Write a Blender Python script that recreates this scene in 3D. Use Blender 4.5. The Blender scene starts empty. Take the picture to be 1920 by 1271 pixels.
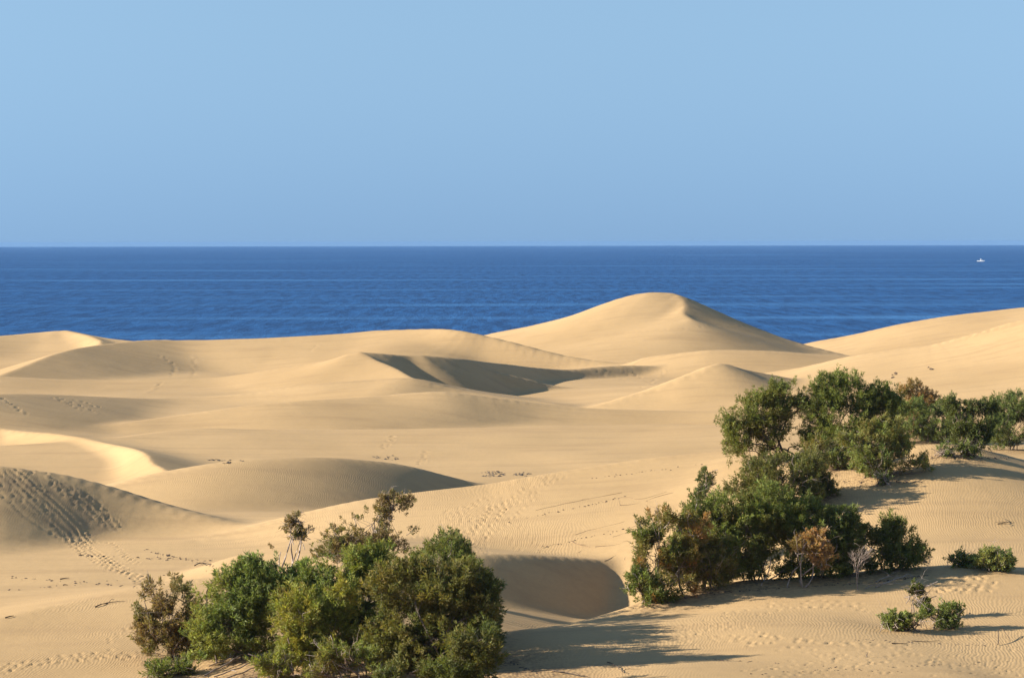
import bpy, math, random
import numpy as np

# ------------------------------------------------------------------ camera, sky, sun, exposure
scene = bpy.context.scene
C = scene.collection
R = math.radians
F, CX, CY, HOR = 4330.0, 960.0, 635.5, 454.0      # focal length and centre in photo pixels, horizon row
H = 34.0                                          # eye height above the sea
PITCH = math.atan((CY - HOR) / F)
cam_d = bpy.data.cameras.new('camera')
cam_d.sensor_width = 36.0
cam_d.lens = 36.0 * F / 1920.0
cam_d.clip_start = 0.5
cam_d.clip_end = 200000.0
cam = bpy.data.objects.new('camera', cam_d)
C.objects.link(cam)
cam.location = (0, 0, H)
cam.rotation_euler = (R(90) - PITCH, R(0.10), 0)
scene.camera = cam

SUN_EL, SUN_PHI = R(20), R(-4)                    # sun stands left of the view, a little ahead of square
sun_vec = (-math.cos(SUN_EL) * math.cos(SUN_PHI), math.cos(SUN_EL) * math.sin(SUN_PHI), math.sin(SUN_EL))
world = bpy.data.worlds.new('World')
scene.world = world
world.use_nodes = True
wn, wl = world.node_tree.nodes, world.node_tree.links
bg = wn['Background']
sky = wn.new('ShaderNodeTexSky')
sky.sky_type = 'NISHITA'
sky.sun_disc = False
sky.sun_elevation = SUN_EL
sky.sun_rotation = math.atan2(sun_vec[0], sun_vec[1])
sky.altitude = 0
sky.air_density = 1.0
sky.dust_density = 0.0
sky.ozone_density = 2.5
# the air over this coast is dusty: a muted blue layer lies along the whole horizon
geo = wn.new('ShaderNodeTexCoord'); sep = wn.new('ShaderNodeSeparateXYZ')
wl.new(geo.outputs['Generated'], sep.inputs[0])
def wmath(op, x, y):
    nd = wn.new('ShaderNodeMath'); nd.operation = op
    for i, v in enumerate((x, y)):
        if isinstance(v, bpy.types.NodeSocket): wl.new(v, nd.inputs[i])
        else: nd.inputs[i].default_value = v
    return nd.outputs[0]
zup = wmath('MAXIMUM', sep.outputs[2], 0.0)
lift = wmath('ADD', zup, wmath('MULTIPLY', wmath('EXPONENT', wmath('MULTIPLY', zup, -10.0), 0.0), 0.265))
cmb = wn.new('ShaderNodeCombineXYZ')
wl.new(sep.outputs[0], cmb.inputs[0]); wl.new(sep.outputs[1], cmb.inputs[1]); wl.new(lift, cmb.inputs[2])
nrm = wn.new('ShaderNodeVectorMath'); nrm.operation = 'NORMALIZE'
wl.new(cmb.outputs[0], nrm.inputs[0]); wl.new(nrm.outputs[0], sky.inputs[0])
wl.new(sky.outputs[0], bg.inputs[0])
bg.inputs[1].default_value = 0.079
sun_d = bpy.data.lights.new('sun', 'SUN')
sun_d.energy = 5.0
sun_d.angle = R(0.53)
sun_d.color = (1.0, 0.965, 0.885)
sun = bpy.data.objects.new('sun', sun_d)
C.objects.link(sun)
sun.location = (-200, 100, 150)
from mathutils import Vector
sun.rotation_euler = Vector(sun_vec).to_track_quat('Z', 'Y').to_euler()
scene.view_settings.view_transform = 'Standard'
scene.view_settings.look = 'None'
scene.view_settings.gamma = 1.0
scene.view_settings.exposure = 1.11

# ------------------------------------------------------------------ helpers
rng = np.random.default_rng(7)
cp, sp = math.cos(PITCH), math.sin(PITCH)

def ray(px, py):
    """direction of photo pixel scaled to y = 1"""
    a, b = (np.asarray(px, float) - CX) / F, (CY - np.asarray(py, float)) / F
    yy = cp + b * sp
    return a / yy, (b * cp - sp) / yy

def at(px, py, Y):
    a, b = ray(px, py)
    return np.array([a * Y, Y, H + b * Y])

def vnoise(x, y, seed=0):
    """smooth 2-D value noise, about -1..1"""
    r = np.random.default_rng(seed).random((256, 256)) * 2 - 1
    xi, yi = np.floor(x).astype(int), np.floor(y).astype(int)
    fx, fy = x - xi, y - yi
    fx, fy = fx * fx * (3 - 2 * fx), fy * fy * (3 - 2 * fy)
    g = lambda i, j: r[i & 255, j & 255]
    return ((g(xi, yi) * (1 - fx) + g(xi + 1, yi) * fx) * (1 - fy) +
            (g(xi, yi + 1) * (1 - fx) + g(xi + 1, yi + 1) * fx) * fy)

def mesh_obj(name, verts, faces, mat, parent=None, smooth=False, loc=None):
    verts = np.asarray(verts, np.float32).reshape(-1, 3)
    faces = np.asarray(faces, np.int32)
    me = bpy.data.meshes.new(name)
    n, k = faces.shape
    me.vertices.add(len(verts)); me.vertices.foreach_set('co', verts.ravel())
    me.loops.add(n * k); me.loops.foreach_set('vertex_index', faces.ravel())
    me.polygons.add(n)
    me.polygons.foreach_set('loop_start', np.arange(0, n * k, k, dtype=np.int32))
    me.update(calc_edges=True)
    me.polygons.foreach_set('use_smooth', np.full(n, smooth))
    me.materials.append(mat)
    o = bpy.data.objects.new(name, me)
    C.objects.link(o)
    if parent is not None: o.parent = parent
    if loc is not None: o.location = loc
    return o

def tag(o, label, cat=None, group=None, kind=None):
    if label: o['label'] = label
    if cat: o['category'] = cat
    if group: o['group'] = group
    if kind: o['kind'] = kind
    return o

class NT:
    def __init__(self, name):
        self.m = bpy.data.materials.new(name); self.m.use_nodes = True
        self.t = self.m.node_tree; self.b = self.t.nodes['Principled BSDF']
    def n(self, typ, **kw):
        nd = self.t.nodes.new('ShaderNode' + typ)
        for k, v in kw.items():
            if k.startswith('_'): setattr(nd, k[1:], v)
        for k, v in kw.items():
            if not k.startswith('_'):
                s = nd.inputs[int(k[1:])] if k[0] == 'i' and k[1:].isdigit() else nd.inputs[k.replace('__', ' ')]
                if isinstance(v, bpy.types.NodeSocket): self.t.links.new(v, s)
                else: s.default_value = v
        return nd
    def l(self, a, b): self.t.links.new(a, b)
    def math(self, op, a, b=0.0, clamp=False):
        nd = self.t.nodes.new('ShaderNodeMath'); nd.operation = op; nd.use_clamp = clamp
        for i, v in enumerate((a, b)):
            if isinstance(v, bpy.types.NodeSocket): self.t.links.new(v, nd.inputs[i])
            else: nd.inputs[i].default_value = v
        return nd.outputs[0]
    def mix(self, f, a, b, blend='MIX'):
        nd = self.t.nodes.new('ShaderNodeMix'); nd.data_type = 'RGBA'; nd.blend_type = blend
        for s, v in ((nd.inputs[0], f), (nd.inputs[6], a), (nd.inputs[7], b)):
            if isinstance(v, bpy.types.NodeSocket): self.t.links.new(v, s)
            else: s.default_value = v if not isinstance(v, tuple) or len(v) == 4 else (*v, 1)
        return nd.outputs[2]
    def rng(self, v, a, b, c=0.0, d=1.0):
        nd = self.t.nodes.new('ShaderNodeMapRange'); nd.interpolation_type = 'SMOOTHSTEP'
        self.t.links.new(v, nd.inputs[0])
        for i, q in enumerate((a, b, c, d)): nd.inputs[i + 1].default_value = q
        return nd.outputs[0]

# ------------------------------------------------------------------ materials of the setting
def sand_material():
    k = NT('sand')
    tc = k.n('TexCoord'); pos = tc.outputs['Object']
    # slow warp so that the ripple crests wander
    w1 = k.n('TexNoise', Vector=pos, Scale=0.09, Detail=2.0)
    w2 = k.n('TexNoise', Vector=pos, Scale=0.8, Detail=2.0)
    v = k.n('VectorMath', _operation='MULTIPLY_ADD', i0=w1.outputs['Color'], i1=(4.5, 4.5, 0), i2=pos)
    v = k.n('VectorMath', _operation='MULTIPLY_ADD', i0=w2.outputs['Color'], i1=(0.35, 0.35, 0), i2=v.outputs[0])
    v = k.n('Mapping', Vector=v.outputs[0], Rotation=(0, 0, R(14)), Scale=(1, 0.55, 0))
    wave = k.n('TexWave', _wave_type='BANDS', _bands_direction='X', _wave_profile='SIN',
               Vector=v.outputs[0], Scale=1.6, Distortion=4.0, Detail=2.0, **{'Detail__Scale': 1.2})
    patch = k.n('TexNoise', Vector=pos, Scale=0.055, Detail=2.0)
    pm = k.rng(patch.outputs['Fac'], 0.42, 0.60, 0.05, 1.0)
    grain = k.n('TexNoise', Vector=pos, Scale=9.0, Detail=4.0)
    hum = k.n('TexNoise', Vector=pos, Scale=1.1, Detail=3.0)
    hgt = k.math('MULTIPLY', wave.outputs['Fac'], pm)
    hgt = k.math('MULTIPLY', hgt, 0.0082)
    hgt = k.math('ADD', hgt, k.math('MULTIPLY', grain.outputs['Fac'], 0.016))
    hgt = k.math('ADD', hgt, k.math('MULTIPLY', hum.outputs['Fac'], 0.030))
    bump = k.n('Bump', Strength=0.75, Distance=1.0, Height=hgt)
    c1 = k.n('TexNoise', Vector=pos, Scale=0.035, Detail=4.0)
    st = k.n('Mapping', Vector=pos, Rotation=(0, 0, R(-12)), Scale=(0.05, 0.4, 0.4))
    c3 = k.n('TexNoise', Vector=st.outputs[0], Scale=1.0, Detail=6.0, Roughness=0.65)
    c2 = k.n('TexNoise', Vector=pos, Scale=2.3, Detail=5.0, Roughness=0.7)
    col = k.mix(k.rng(c1.outputs['Fac'], 0.3, 0.7), (0.49, 0.308, 0.138), (0.57, 0.362, 0.166))
    col = k.mix(k.rng(c2.outputs['Fac'], 0.35, 0.72, 0.0, 0.30), col, (0.43, 0.268, 0.122))
    col = k.mix(k.rng(c3.outputs['Fac'], 0.46, 0.70, 0.0, 0.42), col, (0.385, 0.238, 0.112))    # dark mineral streaks
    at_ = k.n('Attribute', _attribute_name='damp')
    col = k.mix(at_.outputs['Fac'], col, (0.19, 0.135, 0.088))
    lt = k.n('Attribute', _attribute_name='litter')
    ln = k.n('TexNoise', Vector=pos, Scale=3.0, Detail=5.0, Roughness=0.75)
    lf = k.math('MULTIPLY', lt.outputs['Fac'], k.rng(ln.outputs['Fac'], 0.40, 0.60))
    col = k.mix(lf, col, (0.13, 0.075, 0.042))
    k.l(col, k.b.inputs['Base Color'])
    k.b.inputs['Roughness'].default_value = 0.95
    k.b.inputs['Specular IOR Level'].default_value = 0.12
    k.l(bump.outputs[0], k.b.inputs['Normal'])
    return k.m

def sea_material():
    k = NT('sea_water')
    pos = k.n('TexCoord').outputs['Object']
    st = k.n('Mapping', Vector=pos, Scale=(0.14, 0.018, 1.0))
    n1 = k.n('TexNoise', Vector=st.outputs[0], Scale=1.0, Detail=8.0, Roughness=0.74)
    n2 = k.n('TexNoise', Vector=pos, Scale=0.35, Detail=3.0)
    hgt = k.math('ADD', k.math('MULTIPLY', n1.outputs['Fac'], 3.0), k.math('MULTIPLY', n2.outputs['Fac'], 0.9))
    bump = k.n('Bump', Strength=0.8, Distance=1.0, Height=hgt)
    sl = k.n('Mapping', Vector=pos, Scale=(0.0011, 0.0075, 1.0))
    s1 = k.n('TexNoise', Vector=sl.outputs[0], Scale=1.0, Detail=6.0, Roughness=0.62)
    band = k.rng(s1.outputs['Fac'], 0.52, 0.68)
    # wind ruffles: light and dark of steep and smooth wavelets mixed into the colour
    ruf_shade = k.rng(n1.outputs['Fac'], 0.38, 0.62)
    col = k.mix(ruf_shade, (0.0045, 0.036, 0.120), (0.016, 0.090, 0.245))
    col = k.mix(band, col, (0.042, 0.145, 0.320))
    k.l(col, k.b.inputs['Base Color'])
    k.b.inputs['Roughness'].default_value = 0.45
    k.b.inputs['IOR'].default_value = 1.33
    k.b.inputs['Specular IOR Level'].default_value = 0.16
    k.l(bump.outputs[0], k.b.inputs['Normal'])
    return k.m

M_SAND, M_SEA = sand_material(), sea_material()

# ------------------------------------------------------------------ the dunes: one height field built from crest lines
# floor levels between the dunes: photo column, photo row, distance
FLOOR = [(1000,1271,117),(1300,1271,114),(1700,1271,115),(2000,1271,118),(2300,1271,119),(1500,1180,129.5),(1800,1180,132),
         (1220,1200,128),(800,1271,120),(500,1271,122),(250,1300,122),(0,1310,122),(-300,1310,122),
         (0,1100,165),(200,1085,168),(400,1075,170),(-300,1100,165),(100,1030,184),(300,1025,184),
         (985,1190,157),(1150,1195,157),(800,1195,157),(650,1180,157),(1700,1040,156),(1900,1040,156),(2200,1040,156),
         (920,888,267),(1200,860,277),(300,900,262),(0,850,300),(-300,850,300),(1500,860,270),(1900,860,265),
         (500,815,320),(1000,815,320),(700,765,370),(1200,785,365),(1700,785,365),(400,730,410),(1000,760,402),(1300,745,410)]
FLOOR = np.array([at(*p) for p in FLOOR] +
                 [(u * Y, Y, z) for u in (-.4, -.2, -.05, .1, .25, .4) for Y, z in ((460, 6.5), (540, 5.5), (620, 4.0), (690, 0.5), (750, -2.5), (900, -6))] +
                 [(u * 100, Y, z) for u in (-.5, 0, .5) for Y, z in ((95, 11.5), (80, 12.5))])

# crest lines: points (column, row, distance), near-side (slope, length, slope beyond), far-side slope, rounding; one value or one per point
RIDGES = {
 'foreground_right': ([(880,1205,134),(985,1187,137),(1100,1165,139),(1200,1138,142),(1330,1105,145),(1500,1087,147),(1740,1066,149),(1830,1072,148),(1920,1079,147),(2100,1085,147)],
                      2.0, 9, 4.0, [16,18,20,20,16,12,9,8,8,8], 1.0),
 'left_near': ([(-150,1195,138),(0,1160,142),(150,1125,146),(250,1105,148),(380,1085,150),(480,1075,150),(560,1082,148)], [2.4,2.4,2.4,2.6,4,8,12], 13.5, 11, [8,8,8,8,9,11,14], 0.6),
 'bright_slope': ([(360,1014,188),(440,993,190),(560,963,192),(700,935,194),(900,910,197),(1000,893,198),(1200,862,201),(1350,845,202),(1450,845,199),(1600,850,191),(1750,834,187),(1850,846,190),(1920,864,193),(2080,890,197)],
                  [3.5,3.5,3.5,3.6,4.0,4.2,5.0,5.8,6.5,8,9.5,9.5,9.5,9], [14,16,18,20,22,23,20,20,24,40,60,60,60,60], [24]*9+[12]+[8]*4, [10,10,10,11,12,12,12,12,12,12,12,11,10,10], 0.4),
 'brink': ([(700,1050,161),(800,1043,163),(895,1040,165),(1000,1041,168.5),(1100,1048,172),(1190,1060,176),(1280,1076,179),(1400,1096,181)], [30,33,34,34,34,34,33,30], 40, 5, (-1.0, 16, 16), 1.5),
 'left_slip': ([(-150,862,196),(0,872,197.3),(60,880,198),(120,890,198.4),(200,912,198.4),(300,945,197.4),(400,972,195.4),(470,990,193),(540,1010,190),(610,1026,187)],
               [20,20,20,20,20,20,20,19,16,10], [11,11,11,11,10,9,8,7,6,6], [9,9,9,9,9,8,7,6,5,5], 13, 1.2),
 'whaleback': ([(130,940,226),(210,912,230),(330,880,234),(450,862,237),(560,857,240),(640,858,243),(740,868,247),(830,890,251),(905,909,254),(985,932,256)],
               [4,5,7,10,14,18,22,25,26,24], 60, 5, 11, 2.6),
 'low_shelf': ([(-80,840,290),(200,823,295),(365,803,305),(510,805,306),(700,804,308),(960,800,310),(1250,797,312),(1385,800,305),(1550,800,300)], 2.2, 60, 2, 8, 2.0),
 'shelf_behind': ([(80,820,322),(226,793,330),(328,779,335),(437,764,338),(547,753,340),(700,744,345),(760,738,347),(830,735,348),(900,742,349),(1000,755,350),(1100,765,350),(1250,771,350),(1400,770,348)],
                  [4,5,5,6,7,8,9,11,13,14,13,12,10], 60, 5, 8, 1.2),
 'left_horn': ([(-100,796,325),(0,803,315),(100,812,302),(190,828,288),(250,840,277),(275,852,266),(287,868,256),(318,884,246)],
               [26,27,28,30,31,31,30,20], [2.5,3.2,4,4.5,5,5,4,3], 4, [5,5,6,8,10,12,12,12], 0.25),
 'mid_left': ([(-100,738,332),(0,737,346),(110,739,362),(255,745,379),(346,746,386),(474,735,388),(583,720,390),(700,711,390),(775,709,388),(855,729,385),(928,743,382),(997,752,380),(1060,762,376)],
              [9,9,9,9,8,7,7,7,7,8,8,8,8], 60, 5, 6, 1.2),
 'peak_ridge': ([(-60,702,420),(0,704,420),(182,711,422),(365,708,424),(456,700,424),(547,686,422),(627,673,420),(675,661,418),(753,666,424),(804,668,428),(837,672,430),(870,680,432),(928,696,434),(983,709,436),(1037,723,438),(1110,736,440),(1180,744,440)],
                [5,5,5,5,6,7,9,14,25,29,30,30,30,29,26,20,14], 60, 5, 11, 0.5),
 'peak_spur': ([(675,661,418),(705,675,412),(740,690,405),(775,709,394)], [11,11,11,10], 60, 5, [26,27,27,25], 0.25),
 'dark_behind': ([(790,667,426),(855,671,432),(903,678,441),(950,683,450),(1001,689,458),(1067,693,465),(1129,688,471),(1183,686,475),(1238,688,478),(1285,695,480),(1330,706,480)],
                 [18,26,30,31,31,30,29,28,25,19,12], 60, 5, 9, 0.6),
 'long_far': ([(-60,725,440),(0,702,450),(110,660,480),(182,646,500),(273,637,515),(365,637,520),(510,632,520),(620,627,520),(700,620,520),(790,616,515),(860,619,509),(920,632,506),(1000,652,502),(1080,670,499),(1180,684,496),(1260,692,492)],
              [7,9,11,11,11,11,11,11,12,17,25,30,31,31,28,14], [60,60,60,60,60,60,60,40,16,8,8,9,9,8,6,5], [5]*8+[6,6,5,4,4,4,4,4], 14, 0.4),
 'far_left': ([(-120,636,556),(0,628,565),(70,622,570),(120,619,570),(160,628,565),(200,634,560),(265,640,555),(340,652,550)], 9, 60, 5, 14, 1.5),
 'far_left_spur': ([(122,619,569),(160,627,560),(185,636,550),(188,643,541)], 24, 7, 4, 12, 0.3),
 'summit': ([(870,642,592),(915,627,590),(1000,610,584),(1080,590,577),(1150,565,571),(1200,551,567),(1240,549,565),(1275,556,562),(1300,565,561),(1350,587,559),(1400,610,557),(1450,630,555),(1500,645,553),(1610,672,548)],
            [9,9,9,9.5,9.5,9.5,9.5,9.5,9.5,9.5,9,9,8,8], 95, 5, [22]*8+[27]*6, 3.0),
 'summit_spur': ([(1258,551,565),(1276,560,559),(1283,574,552),(1280,588,545),(1295,598,540)], 11, 60, 5, 19, 0.5),
 'summit_foot': ([(1180,684,492),(1210,671,490),(1300,660,487),(1350,657,486),(1450,660,486),(1600,669,488)], [11,12,12,12,11,9], 60, 5, 3, 1.5),
 'right_far': ([(1440,664,600),(1510,645,600),(1600,628,598),(1700,607,596),(1800,591,595),(1920,578,593),(2050,568,590),(2300,560,590)], 7, 110, 5, 20, 2.0),
 'right_slope': ([(1370,712,422),(1430,700,420),(1500,690,418),(1600,668,415),(1700,655,413),(1760,645,412),(1850,620,412),(1920,600,412),(2100,570,410),(2400,560,410)],
                 [5,5,5,5,5.3,5.6,6,6,6.5,7], 160, 5, 8, 0.8),
 'pyramid': ([(1095,771,372),(1115,762,374),(1200,735,379),(1280,705,383),(1347,682,387),(1390,692,391),(1450,703,395),(1530,718,398)], [8,9,12,14,15,14,11,8], 80, 5, [10,12,14,16,17,15,12,10], 0.5),
}

def catmull(P, step):
    P = np.asarray(P, float); out = []
    Q = np.vstack([2 * P[0] - P[1], P, 2 * P[-1] - P[-2]])
    for i in range(len(P) - 1):
        p0, p1, p2, p3 = Q[i:i + 4]
        n = max(2, int(np.hypot(*(p2 - p1)[:2]) / step))
        for t in np.arange(n) / n:
            out.append(0.5 * (2 * p1 + (p2 - p0) * t + (2 * p0 - 5 * p1 + 4 * p2 - p3) * t * t + (3 * p1 - p0 - 3 * p2 + p3) * t ** 3))
    out.append(P[-1])
    return np.array(out)

def smax(a, b, h):
    return np.maximum(a, b) + np.maximum(h - np.abs(a - b), 0) ** 2 / (4 * h)

def base_height(X, Y):
    num = np.zeros_like(X); den = np.zeros_like(X)
    for fx, fy, fz in FLOOR:
        s2 = (2.5 + 0.02 * fy) ** 2
        w = (s2 / ((X - fx) ** 2 + (Y - fy) ** 2 + s2)) ** 2.5
        num += w * fz; den += w
    z = num / den
    return z - 5.5 * np.exp(-((X - 5) / 17) ** 4 - ((Y - 155) / 8) ** 4)

def ridge_height(spec, X, Y):
    pts, a1, t1, a2, af, rnd = spec
    n = len(pts)
    full = lambda q: np.array(q if isinstance(q, list) else [q] * n, float)
    P3 = np.array([at(*p) for p in pts])
    af, lf, af2 = af if isinstance(af, tuple) else (af, 1000.0, 0.0)
    tn = lambda q: np.tan(np.radians(full(q)))
    A = np.column_stack([P3, tn(a1), full(t1), tn(a2), tn(af), full(lf), tn(af2)])
    A = catmull(A, 0.5 + 0.0028 * P3[:, 1].mean())
    out = np.full(X.shape, -50.0)
    reach = 80.0
    m = (X > A[:, 0].min() - reach) & (X < A[:, 0].max() + reach) & (Y > A[:, 1].min() - reach * 1.3) & (Y < A[:, 1].max() + reach * .8)
    x, y = X[m], Y[m]
    num = np.zeros_like(x); den = np.zeros_like(x)
    s = 1.2
    for i in range(len(A) - 1):
        a, b = A[i], A[i + 1]
        dx, dy = b[0] - a[0], b[1] - a[1]
        L2 = dx * dx + dy * dy
        if L2 < 1e-9: continue
        L = math.sqrt(L2)
        t = np.clip(((x - a[0]) * dx + (y - a[1]) * dy) / L2, 0, 1)
        ex, ey = x - a[0] - t * dx, y - a[1] - t * dy
        d2 = ex * ex + ey * ey + 1e-4
        d = np.sqrt(d2)
        z, m1, l1, m2, mf, lf_, mf2 = a[2:9, None] + (b - a)[2:9, None] * t
        wn = 0.5 + 0.5 * (ex * dy - ey * dx) / L / d          # 1 on the near (right-hand) side
        te = np.sqrt(d2 + rnd * rnd) - rnd
        q = (d - l1) / s
        ov = s * (np.maximum(q, 0) + np.log1p(np.exp(-np.abs(q))))
        h = z - (m1 * te + (m2 - m1) * ov) * wn - (mf * te + np.where(lf_ < 900, (mf2 - mf) * np.maximum(d - lf_, 0), 0)) * (1 - wn)
        w = L / d2 ** 3.2
        num += w * h; den += w
    out[m] = num / den
    return out

def half(vals, axis):
    """insert cubic midpoints along an axis"""
    v = np.moveaxis(vals, axis, 0)
    p = np.concatenate([2 * v[:1] - v[1:2], v, 2 * v[-1:] - v[-2:-1]])
    mid = (-p[:-3] + 9 * p[1:-2] + 9 * p[2:-1] - p[3:]) / 16
    out = np.empty((2 * len(v) - 1,) + v.shape[1:])
    out[0::2] = v; out[1::2] = mid
    return np.moveaxis(out, 0, axis)

u_in = np.linspace(-0.262, 0.262, 353)
edge = 0.262 + np.cumsum(np.geomspace(0.004, 0.16, 12))
u_c = np.concatenate([-edge[::-1], u_in, edge])
y_c = [3, 15, 30, 45, 60, 72, 82, 90, 95]
while y_c[-1] < 172: y_c.append(y_c[-1] + 0.49)
while y_c[-1] < 305: y_c.append(y_c[-1] + 0.49 + (y_c[-1] - 172) * 0.006)
while y_c[-1] < 625: y_c.append(y_c[-1] + 1.6)
while y_c[-1] < 1000: y_c.append(y_c[-1] * 1.03)
y_c = np.array(y_c)
UC, YC = np.meshgrid(u_c, y_c)
XC = UC * YC
ZC = base_height(XC, YC)
for nm, spec in RIDGES.items():
    ZC = smax(ZC, ridge_height(spec, XC, YC), 0.7)
near = np.clip((95 - YC) / 92, 0, 1)
ZC += 17 * near ** 1.6
ZC += np.clip((YC - 90) / 20, 0, 1) * (0.09 * vnoise(XC / 11, YC / 11, 3) + 0.018 * vnoise(XC / 3.1, YC / 3.1, 4))
UG, YG, ZG = u_c, y_c, ZC
for ax in (1, 0): ZG = half(ZG, ax)
UG = half(u_c, 0); YG = half(y_c, 0)

def ground(x, y, Z=None):
    Z = ZG if Z is None else Z
    x, y = np.asarray(x, float), np.asarray(y, float)
    u = x / y
    j = np.clip(np.searchsorted(UG, u) - 1, 0, len(UG) - 2); i = np.clip(np.searchsorted(YG, y) - 1, 0, len(YG) - 2)
    a = np.clip((u - UG[j]) / (UG[j + 1] - UG[j]), 0, 1); b = np.clip((y - YG[i]) / (YG[i + 1] - YG[i]), 0, 1)
    return (Z[i, j] * (1 - a) + Z[i, j + 1] * a) * (1 - b) + (Z[i + 1, j] * (1 - a) + Z[i + 1, j + 1] * a) * b

def hit(px, py):
    """where the sight line of a photo pixel meets the sand"""
    a, b = ray(px, py)
    ys = np.arange(100, 680, 0.25)
    below = (H + b * ys) < ground(a * ys, ys)
    i = int(np.argmax(below)) if below.any() else len(ys) - 1
    y0 = ys[max(i - 1, 0)]
    fine = np.linspace(y0, ys[i], 12)
    bl = (H + b * fine) < ground(a * fine, fine)
    y = fine[int(np.argmax(bl))] if bl.any() else ys[i]
    return np.array([a * y, y, float(ground(a * y, y))])

DAMP = np.zeros_like(ZG); LITTER = np.zeros_like(ZG)
# ------------------------------------------------------------------ footprints, slide tracks, disturbed sand
def dent(x, y, rx, ry, ang, depth, rim=0.35):
    """press an oval hollow with a raised rim into the height field"""
    rad = 2.2 * max(rx, ry); depth *= 0.6; rx *= .85; ry *= .85
    j0, j1 = np.searchsorted(UG, [(x - rad) / y, (x + rad) / y]); i0, i1 = np.searchsorted(YG, [y - rad, y + rad])
    if i1 <= i0 or j1 <= j0: return
    YY = YG[i0:i1, None]; dx = UG[None, j0:j1] * YY - x; dy = YY - y
    ca, sa = math.cos(ang), math.sin(ang)
    p, q = (dx * ca + dy * sa) / rx, (-dx * sa + dy * ca) / ry
    r2 = p * p + q * q
    ZG[i0:i1, j0:j1] += depth * (-np.exp(-r2 * 1.3) + rim * np.exp(-(np.sqrt(r2) - 1.35) ** 2 * 5))

def px_path(pts, step):
    """photo polyline laid on the sand, resampled in metres"""
    P = np.array([hit(*p) for p in pts])
    d = np.concatenate([[0], np.cumsum(np.hypot(np.diff(P[:, 0]), np.diff(P[:, 1])))])
    s = np.arange(0, d[-1], step)
    return np.column_stack([np.interp(s, d, P[:, 0]), np.interp(s, d, P[:, 1])])

def trail(pts, n=1, spread=0.4, step=0.62, depth=0.085, size=0.2, keep=0.9):
    P0 = px_path(pts, 0.1)
    for k in range(n):
        off = rng.normal(0, spread) if n > 1 else 0.0
        wob = rng.uniform(0, 6.3)
        i = rng.integers(0, 6); side = 1
        while i < len(P0) - 1:
            d = P0[min(i + 3, len(P0) - 1)] - P0[max(i - 3, 0)]
            a = math.atan2(d[1], d[0]); side = -side
            o_ = off + 0.16 * side + 0.25 * spread * math.sin(i * 0.02 + wob)
            if rng.random() < keep:
                dent(P0[i, 0] - math.sin(a) * o_, P0[i, 1] + math.cos(a) * o_, size * rng.uniform(1.0, 1.4), size * rng.uniform(.6, .85), a + rng.normal(0, .2), depth * rng.uniform(.6, 1.3))
            i += int(step * 10 * rng.uniform(.85, 1.2))

def trample(px0, py0, px1, py1, n, size=(0.16, 0.3), depth=0.08):
    for k in range(n):
        h = hit(rng.uniform(px0, px1), rng.uniform(py0, py1))
        dent(h[0], h[1], rng.uniform(*size), rng.uniform(*size) * .7, rng.uniform(0, 3.1), depth * rng.uniform(.5, 1.3))

# the trodden way up the bright slope
trail([(1040,888),(1000,905),(960,930),(915,955),(895,985),(880,1010),(868,1036)], 7, 0.9, depth=0.10)
trail([(960,930),(905,962),(860,990),(830,1015)], 6, 2.2, depth=0.10)
trail([(905,965),(870,1000),(900,1036)], 3, 1.3, depth=0.09)
trail([(955,985),(985,1015),(1002,1036)], 2, 0.7, depth=0.08)
trample(835, 950, 925, 1035, 90, depth=0.08)
# tracks over the right foreground
trail([(1150,1196),(1210,1186),(1300,1188),(1360,1200),(1430,1190),(1560,1205),(1700,1210)], 3, 1.6, size=0.22, depth=0.09, keep=.7)
trail([(1330,1160),(1370,1178),(1400,1200)], 2, 1.3, size=0.22, depth=0.09, keep=.6)
trail([(1250,1178),(1330,1170),(1390,1182)], 2, 1.0, size=0.22, depth=0.08, keep=.6)
trail([(1360,1150),(1440,1133),(1520,1128),(1600,1133),(1680,1140)], 3, 1.0, size=0.2, depth=0.09, keep=.75)
trample(1280, 1152, 1410, 1208, 16, (0.18, 0.4), 0.06)
trample(1735, 1078, 1865, 1112, 70, (0.2, 0.42), 0.13)
trample(1440, 1190, 1900, 1268, 200, (0.12, 0.26), 0.06)
trail([(1100,1205),(1180,1190),(1250,1180)], 2, 0.5, depth=0.09)
trail([(1880,1268),(1800,1235),(1600,1235),(1400,1262)], 2, 0.8, depth=0.08)
# left: out of the slip face and along the near rise
trail([(135,1010),(160,1035),(200,1060),(250,1082),(300,1092)], 5, 1.0, depth=0.12, size=0.24)
trail([(190,1015),(215,1040),(245,1060)], 2, 0.6, depth=0.11)
trail([(0,1258),(60,1243),(130,1235),(200,1226),(262,1232)], 5, 0.55, depth=0.10)
trail([(250,1165),(225,1185),(195,1205)], 1, depth=0.08)
trample(60, 1040, 520, 1110, 120, (0.12, 0.25), 0.05)
# far tracks
for t in ([(300,665),(326,680),(330,690),(318,706)], [(366,668),(364,690),(363,706)], [(580,660),(600,645)], [(270,735),(300,715)],
          [(12,745),(35,760),(62,776)], [(95,742),(135,757),(165,772)], [(140,748),(185,762)], [(1110,692),(1140,702),(1180,716)],
          [(1160,698),(1195,706),(1225,722)], [(1180,695),(1215,705)], [(1250,690),(1230,712),(1200,728)], [(800,845),(790,870)], [(740,815),(720,840)]):
    trail(t, 2, 0.5, step=0.8, depth=0.15, size=0.33)
trail([(1400,612),(1300,618),(1150,628)], 1, step=0.8, depth=0.12, size=0.35)
trail([(1760,646),(1840,626),(1915,604)], 3, 0.8, step=0.8, depth=0.12, size=0.35)
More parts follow.
